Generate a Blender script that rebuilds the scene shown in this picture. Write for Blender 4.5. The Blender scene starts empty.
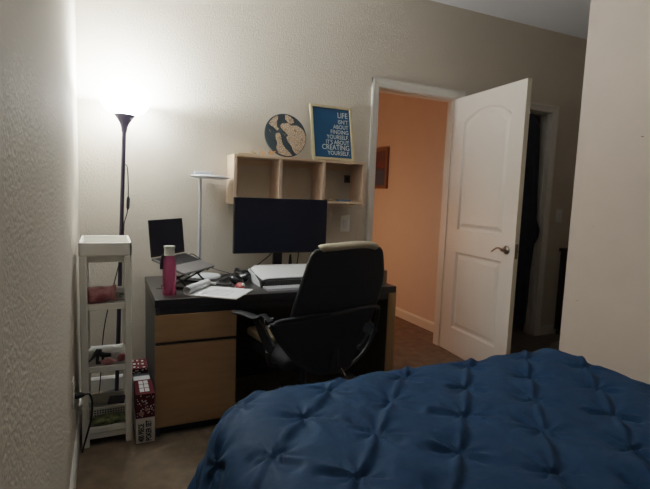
import bpy, bmesh, math, random
from math import sin, cos, pi, radians, sqrt, exp, atan2, hypot
from mathutils import Vector, Matrix, noise
random.seed(7)
COL = bpy.context.scene.collection

# ------------------------------------------------------------------ materials
def mat(name, col, rough=.6, metal=0., bump=0., bscale=60., var=0., vscale=8., col2=None, spec=.5,
        emit=None, estr=0., trans=0., coat=0., stretch=None, detail=3., alpha=1.):
    m = bpy.data.materials.new(name); m.use_nodes = True
    nt = m.node_tree; N = nt.nodes; L = nt.links
    b = N['Principled BSDF']
    b.inputs['Base Color'].default_value = (*col, 1); b.inputs['Roughness'].default_value = rough
    b.inputs['Metallic'].default_value = metal; b.inputs['Specular IOR Level'].default_value = spec
    b.inputs['Transmission Weight'].default_value = trans; b.inputs['Coat Weight'].default_value = coat
    b.inputs['Alpha'].default_value = alpha
    if emit: b.inputs['Emission Color'].default_value = (*emit, 1); b.inputs['Emission Strength'].default_value = estr
    if var or bump:
        tc = N.new('ShaderNodeTexCoord'); mp = N.new('ShaderNodeMapping'); L.new(tc.outputs['Object'], mp.inputs[0])
        if stretch: mp.inputs['Scale'].default_value = stretch
    if var:
        n = N.new('ShaderNodeTexNoise'); n.inputs['Scale'].default_value = vscale; n.inputs['Detail'].default_value = 5
        L.new(mp.outputs[0], n.inputs['Vector'])
        r = N.new('ShaderNodeValToRGB'); r.color_ramp.elements[0].position = .3; r.color_ramp.elements[1].position = .7
        c2 = col2 or tuple(max(0, c * (1 - var)) for c in col)
        r.color_ramp.elements[0].color = (*c2, 1); r.color_ramp.elements[1].color = (*col, 1)
        L.new(n.outputs['Fac'], r.inputs[0]); L.new(r.outputs[0], b.inputs['Base Color'])
    if bump:
        n = N.new('ShaderNodeTexNoise'); n.inputs['Scale'].default_value = bscale; n.inputs['Detail'].default_value = detail
        L.new(mp.outputs[0], n.inputs['Vector'])
        bp = N.new('ShaderNodeBump'); bp.inputs['Strength'].default_value = bump; bp.inputs['Distance'].default_value = .01
        L.new(n.outputs['Fac'], bp.inputs['Height']); L.new(bp.outputs[0], b.inputs['Normal'])
    return m

M = {}
def mk(k, *a, **kw): M[k] = mat(k, *a, **kw)
mk('wall_paint', (.605, .542, .452), .72, bump=.30, bscale=88, detail=2, var=.04, vscale=3)
mk('wall_smooth', (.63, .54, .47), .7, bump=.10, bscale=60, var=.05, vscale=5)
mk('ceiling_paint', (.86, .85, .85), .85, bump=.3, bscale=70)
mk('carpet', (.255, .195, .135), .95, bump=1., bscale=240, var=.32, vscale=13, spec=.1, detail=6)
mk('trim_white', (.68, .66, .60), .45)
mk('door_white', (.70, .665, .61), .45, bump=.05, bscale=90, stretch=(1, 1, .15))
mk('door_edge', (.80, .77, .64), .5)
mk('plastic_white', (.82, .80, .73), .4)
mk('plastic_bright', (.72, .74, .75), .35)
mk('black_matte', (.012, .012, .014), .55)
mk('black_gloss', (.008, .008, .010), .25)
mk('dark_purple_metal', (.045, .038, .06), .35, metal=.3)
mk('desk_black', (.026, .024, .024), .38, var=.35, vscale=18, stretch=(.6, 8, 8))
mk('desk_side', (.055, .052, .048), .5)
mk('desk_inside', (.030, .021, .015), .6)
mk('drawer_oak', (.40, .25, .125), .5, var=.15, vscale=9, stretch=(.5, 6, 4))
mk('panel_edge_oak', (.36, .22, .10), .5, var=.2, vscale=9, stretch=(6, 6, .6))
mk('hutch_pine', (.66, .49, .34), .55, var=.12, vscale=10, stretch=(1, 5, 5))
mk('hutch_pine_upright', (.68, .50, .37), .55, var=.14, vscale=9, stretch=(6, 5, .7))
mk('screen', (.007, .010, .024), .32, spec=.35)  # blue tint painted in for reflections on the dark panels
mk('screen_bezel', (.010, .010, .012), .4)
mk('laptop_grey', (.22, .21, .21), .38, metal=.55)
mk('key_dark', (.045, .042, .040), .55)
mk('chair_mesh', (.008, .0095, .014), .8, bump=.25, bscale=500)
mk('chair_plastic', (.013, .014, .017), .42)
mk('arm_pad', (.008, .009, .012), .65, spec=.22)
mk('tray_shaded', (.36, .35, .32), .5)  # white tray plastic darkened: shade from the tiers above put into the colour
mk('chrome', (.55, .55, .55), .25, metal=1)
mk('nickel', (.28, .24, .20), .28, metal=1)
mk('foam_beige', (.52, .44, .32), .8, bump=.25, bscale=90)
mk('tan_cloth', (.42, .33, .20), .85)
mk('paper', (.66, .68, .70), .7)
mk('paper_edge', (.44, .42, .38), .7)
mk('ink', (.22, .25, .34), .6)
mk('bottle_pink', (.62, .13, .29), .18, trans=.6)
mk('cap_grey', (.44, .43, .38), .4)
mk('strap_dark', (.035, .022, .045), .7)
mk('lamp_silver', (.48, .50, .54), .35, metal=.3)
mk('lamp_pale', (.66, .70, .74), .35)
mk('frame_gold', (.56, .47, .28), .45, var=.15, vscale=20, stretch=(3, 3, 1))
mk('poster_blue', (.009, .068, .155), .6, spec=.3)
mk('poster_ink', (.62, .66, .66), .6)
mk('ocean_dark', (.026, .046, .060), .5)
mk('disc_edge', (.06, .045, .035), .5)
mk('red_foil', (.24, .028, .045), .38, bump=.35, bscale=40, var=.45, vscale=22, col2=(.50, .26, .25))
mk('red_card', (.085, .012, .016), .8, spec=.15)
mk('white_card', (.68, .64, .58), .6)
mk('green_print', (.09, .17, .09), .5, var=.7, vscale=90)
mk('green_leafy', (.20, .23, .08), .6, var=.85, vscale=60, bump=.6, bscale=60)
mk('white_packet', (.55, .55, .53), .5)
mk('orange_bits', (.62, .27, .12), .6)
mk('wood_bits', (.46, .32, .18), .6)
mk('blue_bits', (.13, .22, .36), .45)
mk('switch_plate', (.80, .79, .75), .4)
mk('brown_card', (.26, .17, .10), .7)
mk('outlet_black', (.03, .03, .03), .4)
mk('navy_cloth', (.020, .024, .042), .85, var=.6, vscale=14, bump=.3, bscale=50)
mk('cabinet_dark', (.020, .014, .010), .5)
mk('mat_beige', (.34, .27, .19), .95, bump=.8, bscale=220)
mk('mattress', (.5, .5, .48), .8)
mk('bed_base', (.05, .04, .035), .6)
mk('pic_frame', (.16, .095, .06), .5)
mk('cord_black', (.008, .008, .009), .5)
mk('red_plastic', (.32, .045, .05), .4)

def voronoi_land():
    m = bpy.data.materials.new('map_land_wood'); m.use_nodes = True
    N = m.node_tree.nodes; L = m.node_tree.links; b = N['Principled BSDF']; b.inputs['Roughness'].default_value = .6
    tc = N.new('ShaderNodeTexCoord'); v = N.new('ShaderNodeTexVoronoi'); v.feature = 'DISTANCE_TO_EDGE'; v.inputs['Scale'].default_value = 70
    L.new(tc.outputs['Object'], v.inputs['Vector'])
    r = N.new('ShaderNodeValToRGB'); e = r.color_ramp.elements
    e[0].position = .03; e[0].color = (.26, .16, .10, 1); e[1].position = .14; e[1].color = (.60, .45, .32, 1)
    L.new(v.outputs['Distance'], r.inputs[0]); L.new(r.outputs[0], b.inputs['Base Color'])
    return m
M['map_land'] = voronoi_land()

def picture_mat():
    m = bpy.data.materials.new('hall_picture'); m.use_nodes = True
    N = m.node_tree.nodes; L = m.node_tree.links; b = N['Principled BSDF']; b.inputs['Roughness'].default_value = .4
    tc = N.new('ShaderNodeTexCoord'); s = N.new('ShaderNodeSeparateXYZ'); L.new(tc.outputs['Generated'], s.inputs[0])
    n = N.new('ShaderNodeTexNoise'); n.inputs['Scale'].default_value = 9; L.new(tc.outputs['Generated'], n.inputs['Vector'])
    a = N.new('ShaderNodeMath'); a.operation = 'MULTIPLY_ADD'; a.inputs[1].default_value = .35; L.new(n.outputs['Fac'], a.inputs[0]); L.new(s.outputs['Z'], a.inputs[2])
    r = N.new('ShaderNodeValToRGB'); e = r.color_ramp.elements
    e[0].position = .0; e[0].color = (.05, .09, .17, 1); e[1].position = 1.; e[1].color = (.08,.045,.05,1)
    for p, c in ((.60, (.045,.075,.15,1)), (.66, (.045, .035, .05, 1)), (.72, (.16, .055, .04, 1)), (.86, (.10, .05, .05, 1)), (1.0, (.10, .055, .06, 1))):
        k = e.new(p); k.color = c
    L.new(a.outputs[0], r.inputs[0]); L.new(r.outputs[0], b.inputs['Base Color'])
    return m
M['hall_picture'] = picture_mat()

def comforter_mat():
    m = mat('navy_comforter', (.0078, .043, .108), .7, spec=.2, var=.12, vscale=6)
    N = m.node_tree.nodes; L = m.node_tree.links; b = N['Principled BSDF']
    b.inputs['Sheen Weight'].default_value = .03; b.inputs['Sheen Roughness'].default_value = .4
    b.inputs['Sheen Tint'].default_value = (.25, .45, .75, 1)
    tc = N.new('ShaderNodeTexCoord'); n = N.new('ShaderNodeTexNoise'); n.inputs['Scale'].default_value = 40; n.inputs['Detail'].default_value = 4
    L.new(tc.outputs['Object'], n.inputs['Vector'])
    bp = N.new('ShaderNodeBump'); bp.inputs['Strength'].default_value = .22; bp.inputs['Distance'].default_value = .01
    L.new(n.outputs['Fac'], bp.inputs['Height']); L.new(bp.outputs[0], b.inputs['Normal'])
    return m
M['comforter'] = comforter_mat()

# ------------------------------------------------------------------ mesh builders
class MB:
    def __init__(s): s.bm = bmesh.new()
    def box(s, x0, x1, y0, y1, z0, z1, bev=0., mx=None, seg=2):
        r = bmesh.ops.create_cube(s.bm, size=1.)
        vs = r['verts']
        bmesh.ops.scale(s.bm, vec=(x1 - x0, y1 - y0, z1 - z0), verts=vs)
        bmesh.ops.translate(s.bm, vec=((x0 + x1) / 2, (y0 + y1) / 2, (z0 + z1) / 2), verts=vs)
        if bev:
            es = list({e for v in vs for e in v.link_edges})
            rb = bmesh.ops.bevel(s.bm, geom=es, offset=bev, segments=seg, profile=.5, affect='EDGES')
            vs = list({v for f in rb['faces'] for v in f.verts} | {v for v in vs if v.is_valid})
        if mx is not None: bmesh.ops.transform(s.bm, matrix=mx, verts=vs)
        return s
    def tube(s, pts, r, seg=10, caps=True, squash=None):
        pts = [Vector(p) for p in pts]; rings = []; n = len(pts)
        rr = r if isinstance(r, (list, tuple)) else [r] * n
        up = Vector((0, 0, 1)); prev = None
        for i, p in enumerate(pts):
            t = (pts[min(i + 1, n - 1)] - pts[max(i - 1, 0)]).normalized()
            if prev is None:
                a = t.cross(up)
                if a.length < 1e-3: a = t.cross(Vector((0, 1, 0)))
            else: a = prev - t * prev.dot(t)
            a.normalize(); b = t.cross(a); prev = a
            sq = squash or (1, 1)
            rings.append([s.bm.verts.new(p + (a * cos(2 * pi * k / seg) * sq[0] + b * sin(2 * pi * k / seg) * sq[1]) * rr[i]) for k in range(seg)])
        for i in range(n - 1):
            for k in range(seg):
                s.bm.faces.new((rings[i][k], rings[i][(k + 1) % seg], rings[i + 1][(k + 1) % seg], rings[i + 1][k]))
        if caps:
            s.bm.faces.new(rings[0][::-1]); s.bm.faces.new(rings[-1])
        return s
    def lathe(s, prof, c=(0, 0, 0), seg=32, mx=None, close=False):
        rings = []; new = []
        for r, z in prof:
            if r < 1e-5: v = [s.bm.verts.new((c[0], c[1], c[2] + z))]
            else: v = [s.bm.verts.new((c[0] + r * cos(2 * pi * k / seg), c[1] + r * sin(2 * pi * k / seg), c[2] + z)) for k in range(seg)]
            rings.append(v); new += v
        for a, b in zip(rings, rings[1:]):
            for k in range(seg):
                k2 = (k + 1) % seg
                if len(a) == 1 and len(b) == 1: continue
                if len(a) == 1: s.bm.faces.new((a[0], b[k2], b[k]))
                elif len(b) == 1: s.bm.faces.new((a[k], a[k2], b[0]))
                else: s.bm.faces.new((a[k], a[k2], b[k2], b[k]))
        if mx is not None: bmesh.ops.transform(s.bm, matrix=mx, verts=new)
        return s
    def prism(s, poly, z0, z1, mx=None):
        a = [s.bm.verts.new((x, y, z0)) for x, y in poly]; b = [s.bm.verts.new((x, y, z1)) for x, y in poly]
        s.bm.faces.new(a[::-1]); s.bm.faces.new(b); n = len(poly)
        for i in range(n): s.bm.faces.new((a[i], a[(i + 1) % n], b[(i + 1) % n], b[i]))
        if mx is not None: bmesh.ops.transform(s.bm, matrix=mx, verts=a + b)
        return s
    def grid(s, fn, nu, nv, closeu=False):
        V = [[s.bm.verts.new(fn(i, j)) for j in range(nv)] for i in range(nu)]
        for i in range(nu if closeu else nu - 1):
            for j in range(nv - 1):
                i2 = (i + 1) % nu
                s.bm.faces.new((V[i][j], V[i2][j], V[i2][j + 1], V[i][j + 1]))
        return s
    def build(s, name, m, parent=None, smooth=False, mods=None):
        bmesh.ops.recalc_face_normals(s.bm, faces=s.bm.faces[:])
        me = bpy.data.meshes.new(name); s.bm.to_mesh(me); s.bm.free()
        o = bpy.data.objects.new(name, me); COL.objects.link(o)
        me.materials.append(M[m] if isinstance(m, str) else m)
        if smooth:
            for p in me.polygons: p.use_smooth = True
            try: me.set_sharp_from_angle(angle=radians(smooth if smooth is not True else 45))
            except Exception: pass
        if parent is not None:
            o.parent = parent
            o.matrix_parent_inverse = parent_world(parent).inverted()
        return o
def parent_world(o):
    mw = o.matrix_basis.copy()
    while o.parent is not None:
        mw = o.parent.matrix_basis @ o.matrix_parent_inverse @ mw if False else (o.matrix_parent_inverse @ mw)
        o = o.parent; mw = o.matrix_basis @ mw
    return mw
def tag(o, label, cat, group=None, kind=None):
    if label: o['label'] = label
    if cat: o['category'] = cat
    if group: o['group'] = group
    if kind: o['kind'] = kind
    return o
def thing(name, label, cat, loc=(0, 0, 0), group=None):
    o = bpy.data.objects.new(name, None); COL.objects.link(o); o.location = loc; o.empty_display_size = .05
    return tag(o, label, cat, group)
def struct(o, label=None):
    o['kind'] = 'structure'
    return o
def frame_mx(o, x, y):
    x = Vector(x).normalized(); y = Vector(y); y = (y - x * y.dot(x)).normalized(); z = x.cross(y)
    return Matrix(((x.x, y.x, z.x, o[0]), (x.y, y.y, z.y, o[1]), (x.z, y.z, z.z, o[2]), (0, 0, 0, 1)))
def text(name, body, size, mx, m, parent, align='LEFT', ext=.0003, sx=1., space=1., label=None, bold=0.):
    c = bpy.data.curves.new(name, 'FONT'); c.body = body; c.size = size; c.align_x = align; c.extrude = ext; c.space_character = space; c.resolution_u = 4; c.offset = bold
    t = bpy.data.objects.new(name + '_src', c); COL.objects.link(t)
    bpy.context.view_layer.update()
    me = bpy.data.meshes.new_from_object(t.evaluated_get(bpy.context.evaluated_depsgraph_get()))
    bpy.data.objects.remove(t); bpy.data.curves.remove(c)
    me.transform(Matrix.Diagonal((sx, 1, 1, 1))); me.transform(mx)
    o = bpy.data.objects.new(name, me); COL.objects.link(o); me.materials.clear(); me.materials.append(M[m])
    o.parent = parent; o.matrix_parent_inverse = parent_world(parent).inverted()
    if label: o['label'] = label
    return o

# ------------------------------------------------------------------ the setting
CEIL = 2.742; A1, A2, ZT, WT = 1.980, 2.716, 2.049, .115
B1, B2 = 3.03, 3.790
def S(name, mb, m, **k): return struct(mb.build(name, m, None, **k))
S('floor', MB().box(-.1, 5.0, -4.7, 2.7, -.1, 0), 'carpet')
S('ceiling', MB().box(-.1, 5.0, -4.7, 2.7, CEIL, CEIL + .1), 'ceiling_paint')
S('wall_left', MB().box(-.1, 0, -4.7, WT, 0, CEIL), 'wall_paint')
w = MB()
w.box(0, A1 - .018, 0, WT, 0, CEIL); w.box(A1 - .018, A2 + .018, 0, WT, ZT + .018, CEIL)
w.box(A2 + .018, B1 - .018, 0, WT, 0, CEIL); w.box(B1 - .018, B2 + .018, 0, WT, ZT + .018, CEIL); w.box(B2 + .018, 5.0, 0, WT, 0, CEIL)
S('wall_back', w, 'wall_paint')
wr = S('wall_right', MB().box(2.593, 4.9, -4.7, -1.21, 0, CEIL), 'wall_smooth')
for y_, z_, q_ in ((-1.572, 1.60, .007), (-1.30, .70, .004), (-1.355, 1.13, .003)):
    MB().prism([(q_ * cos(a_) * (1 + .4 * sin(3 * a_)), q_ * sin(a_) * (.7 + .3 * cos(2 * a_))) for a_ in [2 * pi * i / 9 for i in range(9)]], 0, .0008, frame_mx((2.593, y_, z_), (0, -1, 0), (0, 0, 1))).build('scuff_mark', 'brown_card', wr)
S('wall_alcove', MB().box(4.9, 5.0, -1.21, 0, 0, CEIL), 'wall_paint')
S('wall_front', MB().box(0, 2.593, -4.7, -4.6, 0, CEIL), 'wall_paint')
h = MB()
h.box(2.93, 3.0, WT, 2.6, 0, CEIL); h.box(.6, 2.93, 2.6, 2.7, 0, CEIL); h.box(.5, .6, WT, 2.7, 0, CEIL)
S('wall_hall', h, 'wall_smooth')
c = MB(); c.box(3.0, 4.3, .9, 1.0, 0, CEIL); c.box(4.2, 4.3, WT, .9, 0, CEIL)
S('wall_closet', c, 'wall_smooth')
def base_prof(mb, p0, p1, nrm):
    # baseboard: a board with a chamfered top edge, run from p0 to p1
    d = Vector((p1[0] - p0[0], p1[1] - p0[1], 0)); n = Vector((nrm[0], nrm[1], 0))
    mx = Matrix(((n.x, 0, d.normalized().x, p0[0]), (n.y, 0, d.normalized().y, p0[1]), (0, 1, 0, 0), (0, 0, 0, 1)))
    mb.prism([(0, 0), (.013, 0), (.013, .075), (.006, .088), (0, .09)], 0, d.length, mx)
for nm, p0, p1, n in (('left', (0, -4.6), (0, 0), (1, 0)), ('back', (0, 0), (A1 - .08, 0), (0, -1)), ('alcove', (B2 + .07, 0), (4.9, 0), (0, -1)),
                      ('hall', (2.93, 2.6), (2.93, WT), (-1, 0)), ('right', (2.593, -4.6), (2.593, -1.21), (-1, 0))):
    b = MB(); base_prof(b, p0, p1, n); S('baseboard_' + nm, b, 'trim_white')
def casing(name, x0, x1):
    t = MB(); W = .062
    prof = [(0, 0), (W, 0), (W, .017), (W - .012, .019), (.030, .013), (.012, .011), (.004, .009), (0, .006)]   # inner edge at 0
    def run(o, along, across, ln):
        al = Vector(along); ac = Vector(across); n = Vector((0, -1, 0))
        mx = Matrix(((ac.x, n.x, al.x, o[0]), (ac.y, n.y, al.y, o[1]), (ac.z, n.z, al.z, o[2]), (0, 0, 0, 1)))
        t.prism(prof, 0, ln, mx)
    run((x0, 0, 0), (0, 0, 1), (-1, 0, 0), ZT + W); run((x1, 0, 0), (0, 0, 1), (1, 0, 0), ZT + W); run((x0 - W, 0, ZT), (1, 0, 0), (0, 0, 1), x1 - x0 + 2 * W)
    # jamb lining and stops
    t.box(x0 - .018, x0, -.001, WT + .001, 0, ZT + .018); t.box(x1, x1 + .018, -.001, WT + .001, 0, ZT + .018); t.box(x0, x1, -.001, WT + .001, ZT, ZT + .018)
    t.box(x0, x0 + .007, .04, WT, 0, ZT); t.box(x1 - .007, x1, .04, WT, 0, ZT); t.box(x0 + .007, x1 - .007, .04, WT, ZT - .007, ZT)
    return S(name, t, 'trim_white')
casing('trim_1', A1, A2); casing('trim_2', B1, B2)

# bedroom door, standing open into the room
th = radians(95.7); du = Vector((cos(th), -sin(th), 0)); dn = Vector((-sin(th), -cos(th), 0))   # dn: out of the face turned to the camera
H0 = Vector((2.7035, -.003, .006)); DW, DH, DT = .782, 2.041, .035
def ring(kind, ins):
    if kind == 'low': u0, u1, z0, z1 = .118, .655, .205, .825
    else: u0, u1, z0, z1 = .118, .655, 1.005, 1.842
    u0 += ins; u1 -= ins; z0 += ins
    if kind == 'low': return [(u0, z0), (u1, z0), (u1, z1 - ins), (u0, z1 - ins)]
    pts = [(u0, z0), (u1, z0)]; n = 14
    for i in range(n + 1):
        t = i / n; pts.append((u1 + (u0 - u1) * t, z1 - ins + (.085 * (1 - (2 * t - 1) ** 2) ** .9) if 0 < t < 1 else z1 - ins))
    return pts
d = MB(); bm = d.bm
def P(u, z, k): return H0 + du * u + Vector((0, 0, z)) + dn * k
outs = []
for side in (0, 1):
    k0 = 0 if side == 0 else -DT; sg = -1 if side == 0 else 1
    outer = [bm.verts.new(P(u, z, k0)) for u, z in ((0, 0), (DW, 0), (DW, DH), (0, DH))]; outs.append(outer)
    es = [bm.edges.new((outer[i], outer[(i + 1) % 4])) for i in range(4)]
    for kind in ('low', 'top'):
        levels = [(0, 0), (.011, .012), (.024, .013), (.052, .003)]
        prev = None
        for ins, dep in levels:
            vs = [bm.verts.new(P(u, z, k0 + sg * dep)) for u, z in ring(kind, ins)]
            if prev is None: es += [bm.edges.new((vs[i], vs[(i + 1) % len(vs)])) for i in range(len(vs))]
            else:
                for i in range(len(vs)): bm.faces.new((prev[i], prev[(i + 1) % len(vs)], vs[(i + 1) % len(vs)], vs[i]))
            prev = vs
        bm.faces.new(prev)
    bmesh.ops.triangle_fill(bm, use_beauty=True, use_dissolve=False, edges=es)
for i in range(4): bm.faces.new((outs[0][i], outs[0][(i + 1) % 4], outs[1][(i + 1) % 4], outs[1][i]))
door = struct(d.build('door_1', 'door_white', None))
e = MB(); ex = [P(DW + .0006, z, k) for z, k in ((0, .0), (0, -DT), (DH, -DT), (DH, .0))]
e.bm.faces.new([e.bm.verts.new(p) for p in ex]); e.build('door_edge', 'door_edge', door)
for side in (0, 1):                                   # lever handles
    k = 0 if side == 0 else -DT; sg = 1 if side == 0 else -1
    hc = P(.708, .912, k)
    mx = frame_mx(hc, du, Vector((0, 0, 1)) * sg)
    hd = MB().lathe([(0, .0), (.031, .0), (.031, .006), (.024, .012), (.012, .014), (.011, .045), (0, .046)], mx=mx, seg=24)
    pts = []
    for i in range(12):
        t = i / 11; pts.append(hc + dn * sg * (.043 - .010 * t) - du * (.115 * t) + Vector((0, 0, .016 * sin(pi * t * 1.2) - .014 * t)))
    hd.tube(pts, [.009 - .003 * i / 11 for i in range(12)], 10)
    hd.build('door_handle', 'nickel', door, smooth=True)
lp = MB(); q = [P(DW + .001, z, -k) for z, k in ((.86, .006), (.86, .029), (.96, .029), (.96, .006))]
lp.bm.faces.new([lp.bm.verts.new(p) for p in q]); lc = P(DW, .912, -.0175); lp.box(lc.x - .006, lc.x + .006, lc.y - .011, lc.y + .002, lc.z - .008, lc.z + .008)
lp.build('latch_plate', 'nickel', door)
for z in (.25, 1.05, 1.83):
    MB().tube([H0 + Vector((.030, -.012, z - .045)), H0 + Vector((.030, -.012, z + .045))], .006, 8).build('hinge', 'nickel', door)

# ------------------------------------------------------------------ bed
bed = thing('bed', 'low bed standing in the near right, hidden under the navy comforter', 'bed', (1.25, -2.7, 0))
MB().box(.56, 1.90, -4.0, -1.80, .10, .30, .01).build('bed_base', 'bed_base', bed)
MB().box(.55, 1.91, -4.0, -1.79, .30, .53, .05, seg=3).build('mattress', 'mattress', bed, smooth=True)
for x in (.62, 1.84):
    for y in (-3.9, -1.88): MB().tube([(x, y, 0), (x, y, .1)], .03, 12).build('leg', 'bed_base', bed)
U0, U1, V1, ZB = .535, 1.90, -1.715, .588
RAD = .135
def cloth(u, v):
    cu = min(max(u, U0), U1); cv = min(v, V1); RC = .12
    if u < U0 + RC and v > V1 - RC:          # the near-left foot corner of the bed is rounded off
        ax, ay = u - U0 - RC, v - V1 + RC; al_ = hypot(ax, ay)
        if al_ > RC: cu, cv = U0 + RC + ax / al_ * RC, V1 - RC + ay / al_ * RC
        else: cu, cv = u, v
    ou, ov = u - cu, v - cv; dd = hypot(ou, ov)
    p = (u - .511) / .303; q = (v + 1.731) / .32; a = p + q; b = p - q
    fa, fb = a - round(a), b - round(b); r = hypot(fa, fb)
    ia, ib = round(a), round(b)
    h = .013 * (1 - exp(-(r / .30) ** 2)) + .010 * (1 - exp(-(r / .055) ** 2)) - .014
    def sstep(z): z = min(1, max(0, z)); return z * z * (3 - 2 * z)
    def pleat(t, dist, seed, amp, side, rid=1.):
        # a raised fold running from tuck to tuck; its far flank drops into a lens-shaped hollow
        n1 = noise.noise(Vector((seed * 3.1, 1.7, .3))); n2 = noise.noise(Vector((seed * 2.3, 6.1, .8)))
        t = min(abs(t), .5); lens = sin(pi * t) ** .8; x = (dist - .05 * n1 * lens) * side
        w = .022 + .085 * lens * (.75 + .8 * abs(n1)); A1 = rid * amp * .0066 * (.35 + .65 * lens) * (.75 + .8 * abs(n2)); D = amp * .0080 * (.45 + .55 * lens) * (.6 + 1.3 * abs(n1))
        z = x / w
        if z < 0: return A1 * exp(-(x / .05) ** 2)
        if z < 1: return A1 - (A1 + D) * sstep(z)
        return -D * (1 - sstep((z - 1) / 2.6))
    e1 = ib * 7.3 + math.floor(a) * 2.9; e2 = ia * 5.7 + math.floor(b) * 3.3 + 40
    h += pleat(fa, fb, e1, 1.0, 1 if noise.noise(Vector((e1, 5., 0))) > -.25 else -1)
    fall = exp(-(max(0, abs(fb) - (.22 + .36 * abs(noise.noise(Vector((e2, 2., 0)))))) / .07) ** 2)
    h += pleat(fb, fa, e2, 1.2 * fall, 1 if noise.noise(Vector((e2, 9., 0))) > 0 else -1, .5)
    th_ = atan2(fb, fa); ph = 6.28 * noise.noise(Vector((ia * 1.37 + .4, ib * 2.11 + .2, .5)))
    h += .0054 * cos(8 * th_ + ph * 3) * (r / .10) * exp(1 - r / .10)
    h += .0026 * cos(13 * th_ + ph * 5) * (r / .06) * exp(1 - r / .06)
    h += .008 * noise.noise(Vector((u * 3.2, v * 3.2, .7))) + .0042 * noise.noise(Vector((u * 12, v * 12, 3.))) + .0010 * noise.noise(Vector((u * 40, v * 40, 9.)))
    if dd < 1e-6: return Vector((u, v, ZB + h + .02))
    nx, ny = ou / dd, ov / dd
    L = RAD * pi / 2
    if dd < L:
        al = dd / RAD; hor = RAD * sin(al); z = -RAD * (1 - cos(al)); nh, nz = sin(al), cos(al)
    else:
        k = dd - L; hor = RAD + .33 * k; z = -RAD - .945 * k; nh, nz = .985, .16
        per = (u if abs(nx) < .1 else v) if (abs(nx) < .1 or abs(ny) < .1) else atan2(ny, nx) * .35
        s = min(1, k / .3)
        hor += s * (.030 * sin(per * 15 + 1.) + .02 * noise.noise(Vector((cu * 5 + nx * 2, cv * 5 + ny * 2, .2))))
    zz = max(ZB + .02 + z + h * nz, .03)
    return Vector((cu + nx * (hor + h * nh), cv + ny * (hor + h * nh), zz))
q = MB(); st = .0075
us = [U0 - .56 + st * i for i in range(int((U1 - U0 + 1.06) / st))]; vs_ = [-3.75 + st * i for i in range(int((V1 + 3.75 + .56) / st))]
V = {}
for i, u in enumerate(us):
    for j, v in enumerate(vs_):
        dd = hypot(u - min(max(u, U0), U1), v - min(v, V1))
        if dd < .56: V[i, j] = q.bm.verts.new(cloth(u, v))
for (i, j) in list(V):
    ks = ((i, j), (i + 1, j), (i + 1, j + 1), (i, j + 1))
    if all(k in V for k in ks): q.bm.faces.new([V[k] for k in ks])
cf = q.build('comforter', 'comforter', None)
for p in cf.data.polygons: p.use_smooth = True
tag(cf, 'navy blue pinch-pleated comforter spread over the bed in the foreground', 'comforter')

# ------------------------------------------------------------------ floor lamp
LB = Vector((.186, -.16, 0)); lt = radians(2.0); lax = Vector((sin(lt), 0, cos(lt)))
fl = thing('floor_lamp', 'lit torchiere floor lamp with white bowl shade on a dark pole in the corner', 'floor lamp', LB)
MB().lathe([(0, 0), (.125, 0), (.125, .008), (.115, .016), (.03, .026), (.016, .04), (0, .04)], c=LB, seg=40).build('base', 'dark_purple_metal', fl, smooth=True)
LM = frame_mx(LB, (cos(lt), 0, -sin(lt)), (0, 1, 0))
MB().tube([LB + lax * .03, LB + lax * 1.60], .0115, 14).build('pole', 'dark_purple_metal', fl, smooth=True)
MB().lathe([(.0, 1.560), (.014, 1.560), (.018, 1.59), (.027, 1.612), (.042, 1.636), (.060, 1.658), (.056, 1.658), (.03, 1.636), (0, 1.63)], mx=LM, seg=32).build('shade_cup', 'dark_purple_metal', fl, smooth=True)
sm = bpy.data.materials.new('lamp_bowl_glass'); sm.use_nodes = True
b = sm.node_tree.nodes['Principled BSDF']; b.inputs['Base Color'].default_value = (.85, .85, .83, 1); b.inputs['Roughness'].default_value = .4
b.inputs['Emission Color'].default_value = (.93, .98, 1, 1); b.inputs['Emission Strength'].default_value = 36
M['bowl'] = sm
MB().lathe([(.018, 1.640), (.050, 1.652), (.095, 1.674), (.122, 1.705), (.136, 1.742), (.131, 1.742), (.117, 1.708), (.092, 1.680), (.049, 1.658), (.018, 1.646)], mx=LM, seg=48).build('lamp_shade', 'bowl', fl, smooth=True)
cp = lambda s, x, y=-.012: LB + lax * s + Vector((x, y, 0))
pts = [cp(1.38, .010), cp(1.37, .020), cp(1.32, .026), cp(1.24, .030), cp(1.19, .031)]
pts2 = [cp(1.13, .030), cp(1.10, .026), cp(1.05, .014), cp(1.0, .012), cp(.9, .008), cp(.75, -.02), cp(.6, -.05), cp(.45, -.075), cp(.30, -.085), cp(.12, -.09, -.03), cp(.012, -.10, -.05)]
def smooth_path(p, n=5):
    p = [Vector(x) for x in p]; o = []
    for i in range(len(p) - 1):
        a, b, c2, d2 = p[max(i - 1, 0)], p[i], p[i + 1], p[min(i + 2, len(p) - 1)]
        for k in range(n):
            t = k / n; o.append(.5 * ((2 * b) + (c2 - a) * t + (2 * a - 5 * b + 4 * c2 - d2) * t * t + (3 * b - a - 3 * c2 + d2) * t ** 3))
    return o + [p[-1]]
lc = MB().tube(smooth_path(pts), .0030, 8).tube(smooth_path(pts2), .0030, 8).build('lamp_cord', 'cord_black', fl, smooth=True)
MB().tube([cp(1.20, .031), cp(1.185, .031), cp(1.14, .031), cp(1.125, .030)], [.005, .0095, .0095, .005], 10).build('inline_switch', 'black_matte', lc, smooth=True)

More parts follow.
